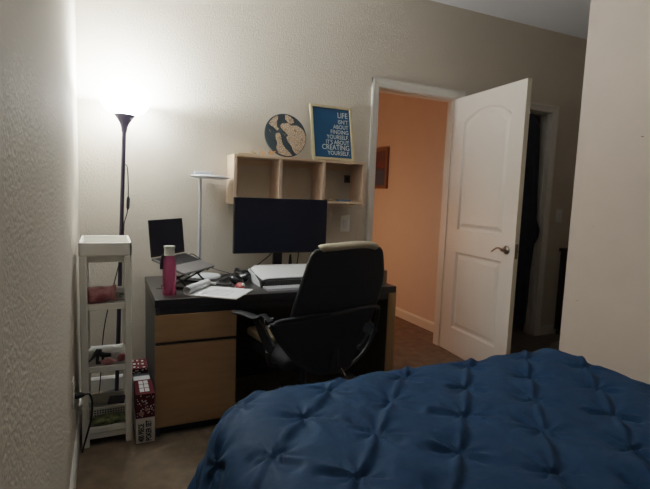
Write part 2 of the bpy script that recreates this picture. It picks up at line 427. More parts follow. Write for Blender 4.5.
# ------------------------------------------------------------------ slim shelf tower
TX0, TX1, TY0, TY1 = .024, .252, -.694, -.337
tw = thing('storage_tower', 'slim white plastic shelf tower standing in the left corner', 'shelf tower', (.138, -.515, 0))
t = MB()    # top tray with raised flared rim
t.box(TX0 + .004, TX1 - .004, TY0 + .004, TY1 - .004, .925, .955, .004)
for a in ((TX0, TX1, TY0, TY0 + .012), (TX0, TX1, TY1 - .012, TY1), (TX0, TX0 + .012, TY0, TY1), (TX1 - .012, TX1, TY0, TY1)): t.box(*a, .93, .993, .004)
t.build('top_tray', 'plastic_white', tw)
def tray(z0, z1, zb):
    t = MB(); x0, x1, y0, y1 = TX0 + .012, TX1 - .010, TY0 + .006, TY1 - .002
    t.box(x0, x1, y0, y0 + .008, z0, z1, .003)
    t.box(x0, x1, y1 - .008, y1, z0, zb, .003); t.box(x0, x0 + .008, y0, y1, z0, z1, .003); t.box(x1 - .008, x1, y0, y1, z0, z1, .003)
    to = t.build('tray', 'plastic_white', tw)
    MB().box(x0 + .007, x1 - .007, y0 + .007, y1 - .007, z1 - .014, z1 - .008).build('tray_floor', 'tray_shaded', to)
tray(.672, .702, .694); tray(.368, .397, .392); tray(.066, .097, .092)
MB().box(TX0 + .03, TX1 - .03, TY0 + .012, TY0 + .02, .036, .062).build('bottom_rail', 'plastic_white', tw)
for x0 in (TX0, TX1 - .036):
    for y0, y1 in ((TY0, TY0 + .03), (TY1 - .03, TY1)): MB().box(x0 + .002, x0 + .034, y0 + .001, y1 - .001, 0, .93, .005).build('post', 'plastic_white', tw)
MB().box(TX0 + .036, TX1 - .036, TY0 + .03, TY0 + .04, .895, .93).build('apron', 'plastic_white', tw)

def pouch(name, m, p0, p1, w, hgt, label, cat, vert=False):
    # pillow bag lying on a tray: sealed flat at both ends, plump in the middle
    p0 = Vector(p0); p1 = Vector(p1); ax = (p1 - p0); ln = ax.length; ax.normalize(); sd = Vector((0, 0, 1)).cross(ax).normalized(); up = ax.cross(sd)
    n, k = 22, 24
    def f(i, j):
        a = 2 * pi * i / k; t = j / (n - 1)
        s = max(0., sin(pi * min(max((t - .06) / .84, 0), 1))) ** .45
        if t > .9 or t < .06: s = .06
        sv_ = 1.
        if vert:
            s = min(1., max(0., (t / .10)) ** .4) if t < .62 else max(.07, 1 - ((t - .62) / .27) ** 1.6)
            sv_ = (.72 + .28 * min(1, t / .12)) if t < .5 else (1. - .12 * sin(pi * min(max((t - .5) / .4, 0), 1)) + (.10 if t > .9 else 0))
        wd = w * (1.0 if .06 < t < .88 else 1.06); wr = 1 + .05 * sin(9 * a + 20 * t) * (1 - .5 * s)
        ca, sa = cos(a), sin(a); ca = math.copysign(abs(ca) ** .7, ca); sa = math.copysign(abs(sa) ** .8, sa)
        if vert: return p0 + ax * (ln * t) + sd * (ca * w / 2 * s * wr) + up * (hgt / 2 + sa * hgt / 2 * sv_ * (wr if sa > 0 else 1))
        return p0 + ax * (ln * t) + sd * (ca * wd / 2 * (.88 + .12 * s) * wr) + up * (hgt / 2 + sa * hgt / 2 * s * wr)
    q = MB().grid(f, k, n, True)
    o = q.build(name, m, None, smooth=60)
    return tag(o, label, cat)
pouch('snack_bag', 'red_foil', (.050, -.63, .6945), (.186, -.615, .700), .12, .076, 'crumpled red snack bag lying on the upper tray of the white tower', 'snack bag', True)
pk = tag(MB().box(-.042, .042, -.012, .012, 0, .066, .006, mx=Matrix.Translation((.203, -.575, .6945)) @ Matrix.Rotation(radians(6), 4, 'Z')).build('packet', 'white_packet', None), 'white packet with green print behind the red snack bag', 'packet')
pr = MB()
for k in range(7): pr.tube(smooth_path([(.172 + .006 * k, -.591 + .0006 * k, .705), (.179 + .006 * k, -.5905 + .0006 * k, .722 + .004 * (k % 3)), (.193 + .006 * k, -.589 + .0006 * k, .732 - .003 * k)]), .0020, 6)
pr.build('green_print', 'green_print', pk)
g = MB(); g.tube([(.060, -.66, .417), (.075, -.645, .428), (.098, -.625, .456), (.112, -.62, .452)], [.004, .007, .012, .009], 10)
g.tube([(.10, -.62, .44), (.125, -.615, .428), (.155, -.61, .424)], [.012, .013, .009], 10); g.tube([(.098, -.62, .44), (.094, -.625, .396)], [.009, .006], 10); g.tube([(.118, -.62, .43), (.122, -.622, .396)], [.007, .006], 8)
g.box(.088, .13, -.635, -.605, .3895, .398, .003)
tag(g.build('gadget', 'black_matte', None, smooth=True), 'small black gadget with a pointed arm on the middle tray', 'gadget')
pouch('wrapper', 'red_foil', (.112, -.655, .3895), (.180, -.645, .3895), .045, .030, 'dark red crumpled wrapper on the middle tray beside the black gadget', 'wrapper')
tag(MB().box(.155, .196, -.612, -.592, .3895, .436, .006).build('carton', 'white_packet', None), 'small white carton standing on the middle tray', 'carton')
pouch('sachet', 'red_foil', (.194, -.645, .3895), (.236, -.635, .418), .035, .034, 'red sachet at the right end of the middle tray', 'sachet')
bk = thing('perforated_basket', 'white perforated basket on the lowest tray of the tower', 'basket', (.14, -.51, .0895))
p = MB(); BZ = .0895
p.box(.060, .226, -.600, -.596, BZ, BZ + .062); p.box(.060, .226, -.415, -.411, BZ, BZ + .062); p.box(.060, .064, -.600, -.411, BZ, BZ + .062); p.box(.222, .226, -.600, -.411, BZ, BZ + .062); p.box(.060, .226, -.600, -.411, BZ, BZ + .004)
p.box(.056, .230, -.604, -.594, BZ + .060, BZ + .068, .002)
p.build('basket_wall', 'plastic_white', bk)
p = MB()
for i in range(13):
    for j in range(4): p.box(.066 + .012 * i, .072 + .012 * i, -.6008, -.600, BZ + .010 + .012 * j, BZ + .016 + .012 * j)
p.build('perforation', 'black_matte', bk)
tag(MB().box(-.030, .048, -.065, .02, 0, .010, .002, mx=Matrix.Translation((.176, -.525, BZ + .0685)) @ Matrix.Rotation(radians(-8), 4, 'Z')).build('book', 'strap_dark', None), 'dark purple book lying across the white perforated basket', 'book')
pouch('leafy_bag', 'green_leafy', (.058, -.648, .0895), (.236, -.643, .0895), .075, .042, 'green leafy printed bag lying in front of the white basket', 'bag')

# boxes beside the desk
px = thing('poker_set_box', 'tall white and dark red poker set box standing beside the desk', 'box', (.306, -.64, 0))
MB().box(.263, .350, -.735, -.545, 0, .250, .002).build('carton', 'white_card', px)
MB().box(.2625, .3505, -.7356, -.5445, .128, .2506, .002).build('red_cover', 'red_card', px)
for i, tx in enumerate(('400 PIECE', 'POKER SET')):
    text('lettering', tx, .036, frame_mx((.299 + .034 * i, -.7362, .008), (0, 0, 1), (-1, 0, 0)), 'black_matte', px, sx=.60, bold=.0011)
rnd = random.Random(3); pt_ = MB(); 
for i in range(46):
    x, z = rnd.uniform(.268, .346), rnd.uniform(.135, .245); s = rnd.uniform(.0018, .0038)
    pt_.lathe([(0, .0), (s, 0), (s, .0005), (0, .0005)], mx=frame_mx((x, -.7358, z), (1, 0, 0), (0, 0, 1)), seg=7)
pt_.build('printed_chips', 'white_packet', px)
pt_ = MB(); pt_.lathe([(0, 0), (.013, 0), (.013, .0006), (0, .0006)], mx=frame_mx((.288, -.7358, .152), (1, 0, 0), (0, 0, 1)), seg=8); pt_.lathe([(0, 0), (.009, 0), (.009, .0006), (0, .0006)], mx=frame_mx((.312, -.7358, .170), (1, 0, 0), (0, 0, 1)), seg=8)
pt_.build('printed_emblem', mat('chip_pink', (.34, .16, .14), .5), px)
pt_ = MB()
for i in range(2):
    for j in range(3): pt_.box(.284 + .024 * i, .304 + .024 * i, -.705 + .050 * j, -.663 + .050 * j, .2504, .2512, mx=None)
pt_.build('printed_cards', 'white_packet', px)
tag(MB().box(.262, .345, -.535, -.475, 0, .246, .003).build('carton', 'white_packet', None), 'white carton standing just behind the poker set box', 'carton')
tag(MB().box(.258, .348, -.470, -.420, 0, .240, .003).build('carton', 'black_matte', None), 'black carton between the white carton and the red game box', 'carton')
gb = thing('game_box', 'dark red game box with white specks, hindmost of the boxes beside the desk', 'box', (.30, -.33, 0))
MB().box(.256, .344, -.412, -.25, 0, .264, .003).build('carton', 'red_card', gb)
pt_ = MB()
for i in range(18):
    x, z = rnd.uniform(.263, .338), rnd.uniform(.225, .256); pt_.box(x, x + rnd.uniform(.004, .012), -.4126, -.4118, z, z + .005)
for i in range(9):
    x, y = .263 + .025 * (i % 3) + rnd.uniform(0, .008), -.405 + .05 * (i // 3) + rnd.uniform(0, .02)
    MB().box(x, x + rnd.uniform(.006, .014), y, y + rnd.uniform(.010, .022), .2638, .2646).build('printed_patch', 'white_packet', gb)
pt_.build('printed_marks', 'white_packet', gb)

# wall outlet and the cord plugged into it
wo = thing('wall_outlet', 'pale wall outlet low on the left wall beside the tower', 'wall outlet', (0, -.87, .36))
MB().box(0, .006, -.905, -.835, .305, .42, .002).build('cover_plate', 'switch_plate', wo)
MB().box(.005, .009, -.885, -.855, .37, .40, .003).box(.005, .009, -.885, -.855, .325, .355, .003).build('socket', 'switch_plate', wo)
co = thing('power_cord', 'black power cord plugged into the outlet on the left wall', 'cord', (.03, -.86, .34))
MB().tube([(.0095, -.87, .340), (.030, -.86, .338), (.045, -.855, .336)], [.013, .013, .007], 12).build('plug', 'cord_black', co, smooth=True)
MB().tube(smooth_path([(.045, -.855, .336), (.066, -.835, .326), (.074, -.815, .28), (.070, -.80, .20), (.050, -.78, .11), (.034, -.75, .04), (.028, -.735, .006), (.026, -.71, .005)]), .0042, 8).build('cable', 'cord_black', co, smooth=True)

# ------------------------------------------------------------------ desk
DX0, DX1, DY0, DY1, DZ = .354, 1.758, -.700, -.034, .708
dk = thing('desk', 'black desk with light oak drawer fronts under the wall shelf', 'desk', (1.05, -.37, 0))
MB().box(DX0, DX1, DY0, DY1, .668, DZ, .003).build('desktop', 'desk_black', dk)
MB().box(DX0 + .004, DX0 + .024, DY0 + .006, DY1, 0, .668).build('side_panel', 'desk_side', dk)
MB().box(1.706, 1.762, DY0 + .012, DY1, 0, .668, .001).build('side_panel', 'desk_inside', dk)
MB().box(1.708, 1.762, DY0 + .004, DY0 + .0115, 0, .667).build('panel_edge', 'panel_edge_oak', dk)['label'] = 'light oak front edge'
MB().box(DX0 + .024, 1.706, DY0 + .012, DY0 + .03, .628, .668).build('apron', 'desk_black', dk)
MB().box(DX0 + .024, .764, DY0 + .02, -.10, .05, .628).build('pedestal', 'desk_inside', dk)
MB().box(DX0 + .024, .764, DY0 + .03, -.10, 0, .05).build('plinth', 'black_matte', dk)
MB().box(.764, 1.706, -.075, -.055, 0, .485).build('back_panel', 'desk_inside', dk)
dr = MB().box(DX0 + .001, .7625, DY0 - .001, DY0 + .019, .490, .6275, .0015).build('drawer', 'drawer_oak', dk); dr['label'] = 'light oak drawer front'
cd = MB().box(DX0 + .001, .7625, DY0 - .001, DY0 + .019, .047, .472, .0015).build('cabinet_door', 'drawer_oak', dk); cd['label'] = 'light oak cabinet door'
MB().box(.385, .455, -.425, -.413, DZ - .001, DZ + .0006).build('cable_slot', 'black_gloss', dk)
dcx = MB().lathe([(0, 0), (.022, 0), (.022, .001), (0, .001)], c=(.49, -.43, DZ), seg=20); dcx.build('cable_grommet', 'black_gloss', dk)

# laptop on its stand
LPH = Vector((.3645, -.4067, .8721)); ph = .8333; tau = .2969
le = Vector((cos(ph), sin(ph), 0)); ln0 = Vector((sin(ph), -cos(ph), 0)); lf = ln0 * cos(tau) - Vector((0, 0, 1)) * sin(tau)
lpt = thing('laptop', 'open grey laptop with a dark screen raised on the black stand', 'laptop', LPH)
mx = frame_mx(LPH, le, -lf)
MB().box(0, .311, -.2154, 0, -.013, 0, .003, mx=mx).build('base', 'laptop_grey', lpt)
kb = MB().box(.012, .299, -.118, -.012, -.0005, .0008, mx=mx).build('keyboard', 'key_dark', lpt)
k = MB()
for r in range(6):
    for cc in range(14): k.box(.016 + .0203 * cc, .0335 + .0203 * cc, -.0295 - .0168 * r, -.0155 - .0168 * r, .0008, .0018, mx=mx)
k.build('keys', 'black_matte', kb)
MB().box(.103, .208, -.205, -.135, -.0005, .0005, mx=mx).build('trackpad', 'laptop_grey', lpt)
lup = Vector((0, 0, 1)) * cos(.0956) - ln0 * sin(.0956)
mx2 = frame_mx(LPH + lup * .004, le, lup)
sc = MB().box(0, .311, 0, .205, -.007, 0, .003, mx=mx2).build('screen_lid', 'screen_bezel', lpt)
MB().box(.006, .305, .012, .199, .0002, .0006, mx=mx2).build('screen', 'screen', sc)
ls = thing('laptop_stand', 'black folding stand propped under the grey laptop', 'laptop stand', (.52, -.40, DZ))
st_ = MB()
def lp_(a, b, dz=-.018): v = LPH + le * a + lf * b; return (v.x, v.y, v.z + dz)
def dkp(a, b, z=DZ + .006): v = LPH + le * a + ln0 * b; return (v.x, v.y, z)
for a in (.06, .25):
    st_.tube([lp_(a, .01), lp_(a, .205), lp_(a, .213, -.004)], .0055, 8)
    st_.tube([lp_(a, .03), dkp(a, .19)], .0055, 8); st_.tube([lp_(a, .19), dkp(a, .03)], .0055, 8)
    st_.tube([dkp(a, .02), dkp(a, .20)], .006, 8)
st_.tube([dkp(.06, .19), dkp(.25, .19)], .005, 8); st_.tube([dkp(.06, .03), dkp(.25, .03)], .005, 8); st_.tube([lp_(.06, .11), lp_(.25, .11)], .005, 8)
st_.build('folding_frame', 'black_matte', ls, smooth=True)
tag(MB().tube(smooth_path([lp_(.3115, .03, -.006), lp_(.345, .03, -.002), lp_(.375, .06, -.02), lp_(.385, .14, -.05), (.835, -.30, .75), (.87, -.28, DZ + .004), (.95, -.12, DZ + .004)]), .003, 8).build('laptop_cable', 'cord_black', None, smooth=True), 'thin black cable running from the grey laptop across the desk', 'cable')

# water bottle
BO = (.436, -.585, DZ)
wb = thing('water_bottle', 'translucent pink water bottle with grey cap at the left front of the desk', 'bottle', BO)
MB().lathe([(0, 0), (.031, 0), (.0345, .006), (.0345, .03), (.033, .036), (.0345, .042), (.0345, .145), (.033, .165), (.028, .185), (.025, .196), (.025, .205), (0, .205)], c=BO, seg=32).build('bottle_body', 'bottle_pink', wb, smooth=True)
MB().lathe([(0, .2055), (.0295, .2055), (.0275, .210), (.0255, .212), (.0255, .240), (.028, .241), (.028, .253), (.0, .254)], c=BO, seg=32).build('cap', 'cap_grey', wb, smooth=True)
MB().tube(smooth_path([(BO[0] - .024, BO[1], DZ + .207), (BO[0] - .035, BO[1] - .01, DZ + .196), (BO[0] - .041, BO[1] - .012, DZ + .16), (BO[0] - .040, BO[1] - .012, DZ + .135)]), .011, 10, squash=(.35, 1)).build('strap', 'strap_dark', wb, smooth=True)

# round desk lamp
dl = thing('desk_lamp', 'slim pale desk lamp with a flat round head beside the laptop', 'desk lamp', (.70, -.11, DZ))
MB().lathe([(0, .0), (.092, 0), (.095, .006), (.09, .014), (.06, .018), (0, .019)], c=(.705, -.135, DZ), seg=40).build('base', 'lamp_pale', dl, smooth=True)
MB().tube([(.668, -.12, DZ + .015), (.672, -.12, 1.325)], .0085, 14).build('pole', 'lamp_silver', dl, smooth=True)
MB().tube([(.6682, -.12, DZ + .02), (.6695, -.12, 1.02)], .0105, 14).build('pole_sleeve', 'lamp_silver', dl, smooth=True)
tl = Matrix.Translation((.727, -.14, 1.333)) @ Matrix.Rotation(radians(1.5), 4, 'Y')
MB().lathe([(0, -.012), (.085, -.011), (.112, -.006), (.121, 0), (.115, .007), (.08, .012), (0, .014)], mx=tl, seg=44).build('lamp_head', 'lamp_silver', dl, smooth=True)
MB().box(-.098, .002, -.022, .022, .010, .030, .004, mx=tl).build('head_cap', 'lamp_pale', dl)

# monitor
mo = thing('monitor', 'large dark flat monitor standing in front of the wall shelf', 'monitor', (1.16, -.20, DZ))
MB().box(.852, 1.478, -.252, -.222, .868, 1.216, .003).build('housing', 'screen_bezel', mo)
MB().box(.857, 1.473, -.2535, -.2515, .879, 1.211).build('screen', 'screen', mo)
MB().box(.98, 1.35, -.222, -.195, .92, 1.12, .01).build('rear_hump', 'screen_bezel', mo)
MB().box(1.127, 1.187, -.205, -.18, DZ + .012, 1.02, .004).build('stand_neck', 'screen_bezel', mo)
MB().box(1.03, 1.285, -.285, -.09, DZ, DZ + .012, .004).build('stand_base', 'screen_bezel', mo)
# slim printer in the middle of the desk
pn = thing('printer', 'low white printer with sloping top and dark front slot below the monitor', 'printer', (1.14, -.42, DZ))
PX0, PX1 = .938, 1.365
def pprism(mb, x0, x1, poly):   # polygon in (y,z) extruded along x
    mb.prism(poly, x0, x1, Matrix(((0, 0, 1, 0), (1, 0, 0, 0), (0, 1, 0, 0), (0, 0, 0, 1)))); return mb
pprism(MB(), PX0 + .006, PX1 - .006, [(-.545, DZ), (-.30, DZ), (-.30, DZ + .07), (-.51, DZ + .040), (-.545, DZ + .038)]).build('body', 'black_matte', pn)
top = MB()
def ptop(i, j):
    y = -.515 + .225 * j / 11; z = DZ + .048 + .040 * (j / 11) ** .85; x = PX0 + .01 + (PX1 - PX0 - .02) * i / 20
    e_ = min(i, 20 - i); z -= .016 * max(0, 1 - e_ / 2.2) ** 2
    return (x, y, z)
top.grid(ptop, 21, 12)
ob = top.build('top_cover', 'plastic_bright', pn, smooth=60); sf = ob.modifiers.new('thick', 'SOLIDIFY'); sf.thickness = .006; sf.offset = -1
pprism(MB(), PX0, PX0 + .012, [(-.520, DZ + .003), (-.285, DZ + .003), (-.285, DZ + .070), (-.40, DZ + .056), (-.50, DZ + .030)]).build('side_cover', 'plastic_bright', pn)
MB().box(PX0 + .03, PX1, -.30, -.288, DZ + .06, DZ + .092, .004).build('rear_ridge', 'plastic_bright', pn)
tr = pprism(MB(), PX0 + .012, PX1 - .02, [(-.650, DZ + .001), (-.552, DZ + .001), (-.552, DZ + .011), (-.645, DZ + .013)]).build('paper_tray', 'lamp_silver', pn); tr['label'] = 'grey front tray'
k = MB()
for r in range(3):
    for cc in range(22): k.box(PX0 + .03 + .0165 * cc, PX0 + .042 + .0165 * cc, -.5462, -.545, DZ + .012 + .008 * r, DZ + .017 + .008 * r)
k.build('grille', 'key_dark', pn)
# notepad, pen, mouse, headphones
npd = thing('notepad', 'flip notepad with rolled-back pages overhanging the desk front', 'notepad', (.68, -.58, DZ))
na = Vector((.215, -.156, 0)).normalized(); nb = Vector((.125, .221, 0)).normalized()
nm = frame_mx((.515, -.645, DZ), na, nb)
MB().box(0, .268, 0, .250, 0, .006, .001, mx=nm).build('page_block', 'paper_edge', npd)
MB().box(.001, .267, .001, .249, .006, .0068, mx=nm).build('page', 'paper', npd)
pts = []
for i in range(30):
    a = -pi / 2 - 2 * pi * 1.15 * i / 29; r = .024 - .006 * i / 29; pts.append((-.002 + r * cos(a), r * sin(a) + .027))
rl = MB(); mxr = nm @ Matrix(((1, 0, 0, 0), (0, 0, 1, 0), (0, 1, 0, 0), (0, 0, 0, 1)))
vs0 = [[rl.bm.verts.new(mxr @ Vector((x, z, yy))) for x, z in pts] for yy in (.004, .246)]
for i in range(29): rl.bm.faces.new((vs0[0][i], vs0[0][i + 1], vs0[1][i + 1], vs0[1][i]))
ob = rl.build('rolled_page', 'paper', npd, smooth=True); sf = ob.modifiers.new('thick', 'SOLIDIFY'); sf.thickness = .003
ik = MB(); rr = random.Random(2)
ik.tube([nm @ Vector((.05 + .15 * (k % 60) / 60 if (k // 60) % 2 == 0 else .20 - .15 * (k % 60) / 60, .05 + .030 * (k // 60) + .006 * sin(k * 2.1) + rr.uniform(-.003, .003), .0072)) for k in range(300)], .0005, 4)
ik.build('handwriting', 'ink', npd)
pe = thing('pen', 'white pen with a black grip lying at the back edge of the notepad', 'pen', (.70, -.40, DZ + .008))
MB().tube([(.650, -.372, DZ + .0145), (.712, -.437, DZ + .0145)], .006, 10).build('barrel', 'plastic_bright', pe, smooth=True)
MB().tube([(.712, -.437, DZ + .0145), (.752, -.478, DZ + .0145), (.762, -.488, DZ + .0135)], [.0075, .0075, .002], 10).build('grip', 'black_matte', pe, smooth=True)
ms = thing('computer_mouse', 'small red and black mouse between the notepad and the printer', 'mouse', (.832, -.50, DZ))
def dome(mb, c, rx, ry, rz, z0, n=16, m=8):
    return mb.grid(lambda i, j: (c[0] + rx * cos(2 * pi * i / n) * cos(pi / 2 * j / (m - 1)), c[1] + ry * sin(2 * pi * i / n) * cos(pi / 2 * j / (m - 1)), z0 + rz * sin(pi / 2 * j / (m - 1))), n, m, True)
dome(MB(), (.832, -.50), .026, .045, .027, DZ + .002).build('shell', 'red_plastic', ms, smooth=True)
MB().box(.806, .858, -.54, -.46, DZ, DZ + .004, .001).build('base', 'black_matte', ms)
dome(MB(), (.842, -.525), .011, .016, .012, DZ + .017, 12, 6).build('button', 'white_packet', ms, smooth=True)
hp = thing('headphones', 'black headphones lying folded between the desk lamp and the printer', 'headphones', (.85, -.33, DZ))
for cx, cy, tz, ry_ in ((.835, -.40, .028, 25), (.895, -.33, .034, -30)):
    mxh = Matrix.Translation((cx, cy, DZ + tz)) @ Matrix.Rotation(radians(ry_), 4, 'Y') @ Matrix.Rotation(radians(20), 4, 'X')
    MB().lathe([(0, -.018), (.036, -.018), (.044, -.008), (.044, .006), (.036, .016), (.02, .022), (0, .022)], mx=mxh, seg=28).build('ear_cup', 'black_gloss', hp, smooth=True)
pts = []
for i in range(17):
    a = pi * i / 16; pts.append((.865 - .03 * cos(a) * 1.0 + .02 * sin(a), -.365 + .035 * cos(a) * -1 + .17 * sin(a), DZ + .035 + .018 * sin(a)))
MB().tube(pts, .011, 10, squash=(.5, 1)).build('headband', 'black_matte', hp, smooth=True)
MB().tube(smooth_path([(.80, -.40, DZ + .02), (.775, -.33, DZ + .004), (.80, -.25, DZ + .006), (.86, -.23, DZ + .02), (.90, -.25, DZ + .03), (.915, -.30, DZ + .028), (.87, -.29, DZ + .045), (.81, -.30, DZ + .03), (.765, -.36, DZ + .006), (.80, -.43, DZ + .006), (.77, -.27, DZ + .014), (.83, -.22, DZ + .03), (.80, -.33, DZ + .03), (.755, -.31, DZ + .006)]), .0042, 8).build('cable', 'cord_black', hp, smooth=True)
# cables behind the monitor
tag(MB().tube(smooth_path([(1.16, -.10, .88), (1.15, -.07, .835), (1.10, -.06, .79), (1.03, -.07, .745), (.96, -.10, DZ + .006), (.90, -.16, DZ + .006)]), .0036, 8).build('monitor_cable', 'cord_black', None, smooth=True), 'black cable sagging from the back of the monitor to the left', 'cable')
ad = thing('plug_adapter', 'black plug adapter standing on the desk behind the monitor', 'adapter', (1.295, -.07, DZ))
MB().tube([(1.295, -.07, DZ), (1.295, -.07, DZ + .05), (1.295, -.07, DZ + .06), (1.295, -.07, DZ + .085), (1.295, -.07, DZ + .125)], [.022, .020, .012, .010, .006], 14).build('adapter_body', 'black_matte', ad, smooth=True)
tag(MB().tube(smooth_path([(1.375, -.05, .93), (1.365, -.05, .85), (1.355, -.05, .76), (1.35, -.05, DZ + .005)]), .0036, 8).build('monitor_cable', 'cord_black', None, smooth=True), 'black cable hanging straight down behind the right half of the monitor', 'cable')
# cardboard box on the right end of the desk
tag(MB().box(-.035, .035, -.05, .05, 0, .085, .002, mx=Matrix.Translation((1.705, -.56, DZ)) @ Matrix.Rotation(radians(8), 4, 'Z')).build('small_box', 'brown_card', None), 'small brown box on the right end of the desk behind the chair', 'box')

# ------------------------------------------------------------------ wall shelf
SX0, SX1, SY, SZ0, SZ1 = .861, 1.790, -.195, 1.183, 1.482
hs = thing('wall_shelf', 'pale pine wall shelf with three open bays above the desk', 'wall shelf', (1.325, 0, 1.183))
MB().box(SX0, SX1, SY, -.002, SZ1 - .016, SZ1, .001).build('top_board', 'hutch_pine', hs)
MB().box(SX0 + .02, SX1 - .02, SY + .002, -.002, SZ0 + .008, SZ0 + .024, .001).build('bottom_board', 'hutch_pine', hs)
MB().box(SX0, SX0 + .020, SY, -.002, SZ0 - .012, SZ1 - .016, .001).build('side_board', 'hutch_pine_upright', hs)
zm = 1.335
for x in (1.157, 1.462, SX1 - .020):
    MB().box(x, x + .020, SY + .001, -.002, zm + .003, SZ1 - .016, .001).box(x + .002, x + .018, SY + .006, -.004, zm - .003, zm + .003).box(x, x + .020, SY + .001, -.002, SZ0 + (.024 if x < 1.7 else 0), zm - .003, .001).build('divider' if x < 1.7 else 'side_board', 'hutch_pine_upright', hs)
for a, b2 in ((SX0 + .02, 1.157), (1.177, 1.462), (1.482, SX1 - .02)):
    MB().box(a, b2, -.022, -.003, SZ1 - .056, SZ1 - .016).build('hanging_rail', 'hutch_pine', hs)
cx = thing('cable_outlet', 'black square cable outlet on the wall inside the right bay of the wall shelf', 'outlet', (1.755, 0, 1.367))
MB().box(1.722, 1.768, -.006, 0, 1.342, 1.396, .001).build('cover_plate', 'outlet_black', cx)
MB().tube([(1.742, -.006, 1.369), (1.742, -.012, 1.369)], .008, 12).build('connector', 'black_gloss', cx)
tag(MB().box(1.61, 1.705, -.15, -.09, SZ0 + .024, SZ0 + .037, .003).build('tin', 'blue_bits', None), 'flat blue tin in the right bay of the wall shelf', 'tin')
dome(MB(), (1.545, -.14), .018, .014, .016, SZ0 + .0235, 10, 5)
for (x, y, s, m_, nm_, lb) in ((1.55, -.15, .014, 'wood_bits', 'trinket', 'brown knob-like trinket in the right bay of the wall shelf'), (1.50, -.16, .011, 'cord_black', 'trinket', 'tiny dark trinket at the left corner of the right shelf bay')):
    tag(dome(MB(), (x, y), s * 1.4, s, s * 1.2, SZ0 + .0235, 12, 6).build(nm_, m_, None, smooth=True), lb, 'trinket')
# bits lying on top of the shelf
def leaf(name, m_, x, y, s, n, lb):
    poly = []
    for i in range(2 * n):
        a = pi * i / n; r = s * (1. if i % 2 == 0 else .48) * rnd.uniform(.45, 1.25); poly.append((r * cos(a), r * sin(a)))
    mxl = Matrix.Translation((x, y, SZ1 + .007)) @ Matrix.Rotation(radians(62), 4, 'X') @ Matrix.Rotation(rnd.random() * 6, 4, 'Z')
    zz = min((mxl @ Vector((px_, py_, 0))).z for px_, py_ in poly); mxl = Matrix.Translation((0, 0, SZ1 + .0005 - zz)) @ mxl
    tag(MB().prism(poly, 0, .004, mxl).build(name, m_, None), lb, 'craft leaf')
tag(MB().prism([(-.05, -.02), (-.01, -.035), (.045, -.025), (.055, .01), (.01, .03), (-.04, .02)], 0, .008, Matrix.Translation((.945, -.15, SZ1 + .0003))).build('wood_chip', 'wood_bits', None), 'flat brown wooden piece at the left end of the shelf top', 'wooden piece')
leaf('craft_leaf', 'wood_bits', 1.005, -.13, .022, 5, 'brown craft leaf on the shelf top beside the flat wooden piece')
leaf('craft_leaf', 'orange_bits', 1.060, -.14, .026, 6, 'smaller orange craft leaf on the shelf top, left of the other orange one')
leaf('craft_leaf', 'orange_bits', 1.110, -.165, .034, 7, 'larger orange craft leaf on the shelf top in front of the round map')

# round wooden map
RD = .145; la = radians(12)
yd = Vector((0, sin(la), cos(la))); DC = Vector((1.222, -.142 + RD * sin(la), SZ1 + .002 + RD * cos(la) + .003))
dm = frame_mx(DC, (1, 0, 0), yd)
mp_ = thing('round_map', 'round dark wooden bay map with pale land, leaning on the shelf top', 'wall map', (DC.x, -.15, SZ1))
MB().lathe([(0, -.006), (RD, -.006), (RD, .002), (RD - .003, .003), (0, .003)], mx=dm, seg=64).build('disc', 'ocean_dark', mp_)
def zp(pts): return [((x - 172) / 121 * RD * .985, (240 - y) / 130 * RD * .985) for x, y in pts]
land = [[(77, 178), (86, 160), (102, 140), (122, 124), (130, 135), (122, 158), (119, 188), (130, 206), (120, 217), (101, 196), (86, 188)],
        [(112, 240), (118, 231), (136, 233), (141, 255), (144, 280), (151, 302), (166, 325), (190, 346), (204, 362), (172, 368), (146, 364), (122, 350), (113, 322), (119, 292), (113, 264)],
        [(140, 186), (152, 172), (168, 170), (192, 166), (206, 181), (238, 176), (262, 188), (282, 212), (291, 245), (286, 290), (268, 328), (241, 357), (226, 350), (210, 328), (200, 300), (180, 272), (173, 252), (186, 241), (170, 224), (150, 206)],
        [(174, 117), (200, 122), (218, 140), (224, 158), (206, 168), (190, 160), (172, 142)]]
for pl in land:
    pl = zp(pl); o2 = []
    for i in range(len(pl)):
        a, b2 = Vector(pl[i]), Vector(pl[(i + 1) % len(pl)])
        for k in range(4):
            pnt = a.lerp(b2, k / 4); o2.append((pnt.x + (rnd.uniform(-.002, .002) if k else 0), pnt.y + (rnd.uniform(-.002, .002) if k else 0)))
    o2 = [(x * min(1, .97 * RD / max(hypot(x, y), 1e-6)), y * min(1, .97 * RD / max(hypot(x, y), 1e-6))) for x, y in o2]
    MB().prism(o2, .003, .008, dm).build('land', 'map_land', mp_)
for x, y in ((78, 218), (83, 226), (156, 232), (165, 239), (150, 212)): MB().lathe([(0, .003), (.0022, .003), (.0022, .006), (0, .006)], mx=dm @ Matrix.Translation((*zp([(x, y)])[0], 0)), seg=7).build('island', 'map_land', mp_)

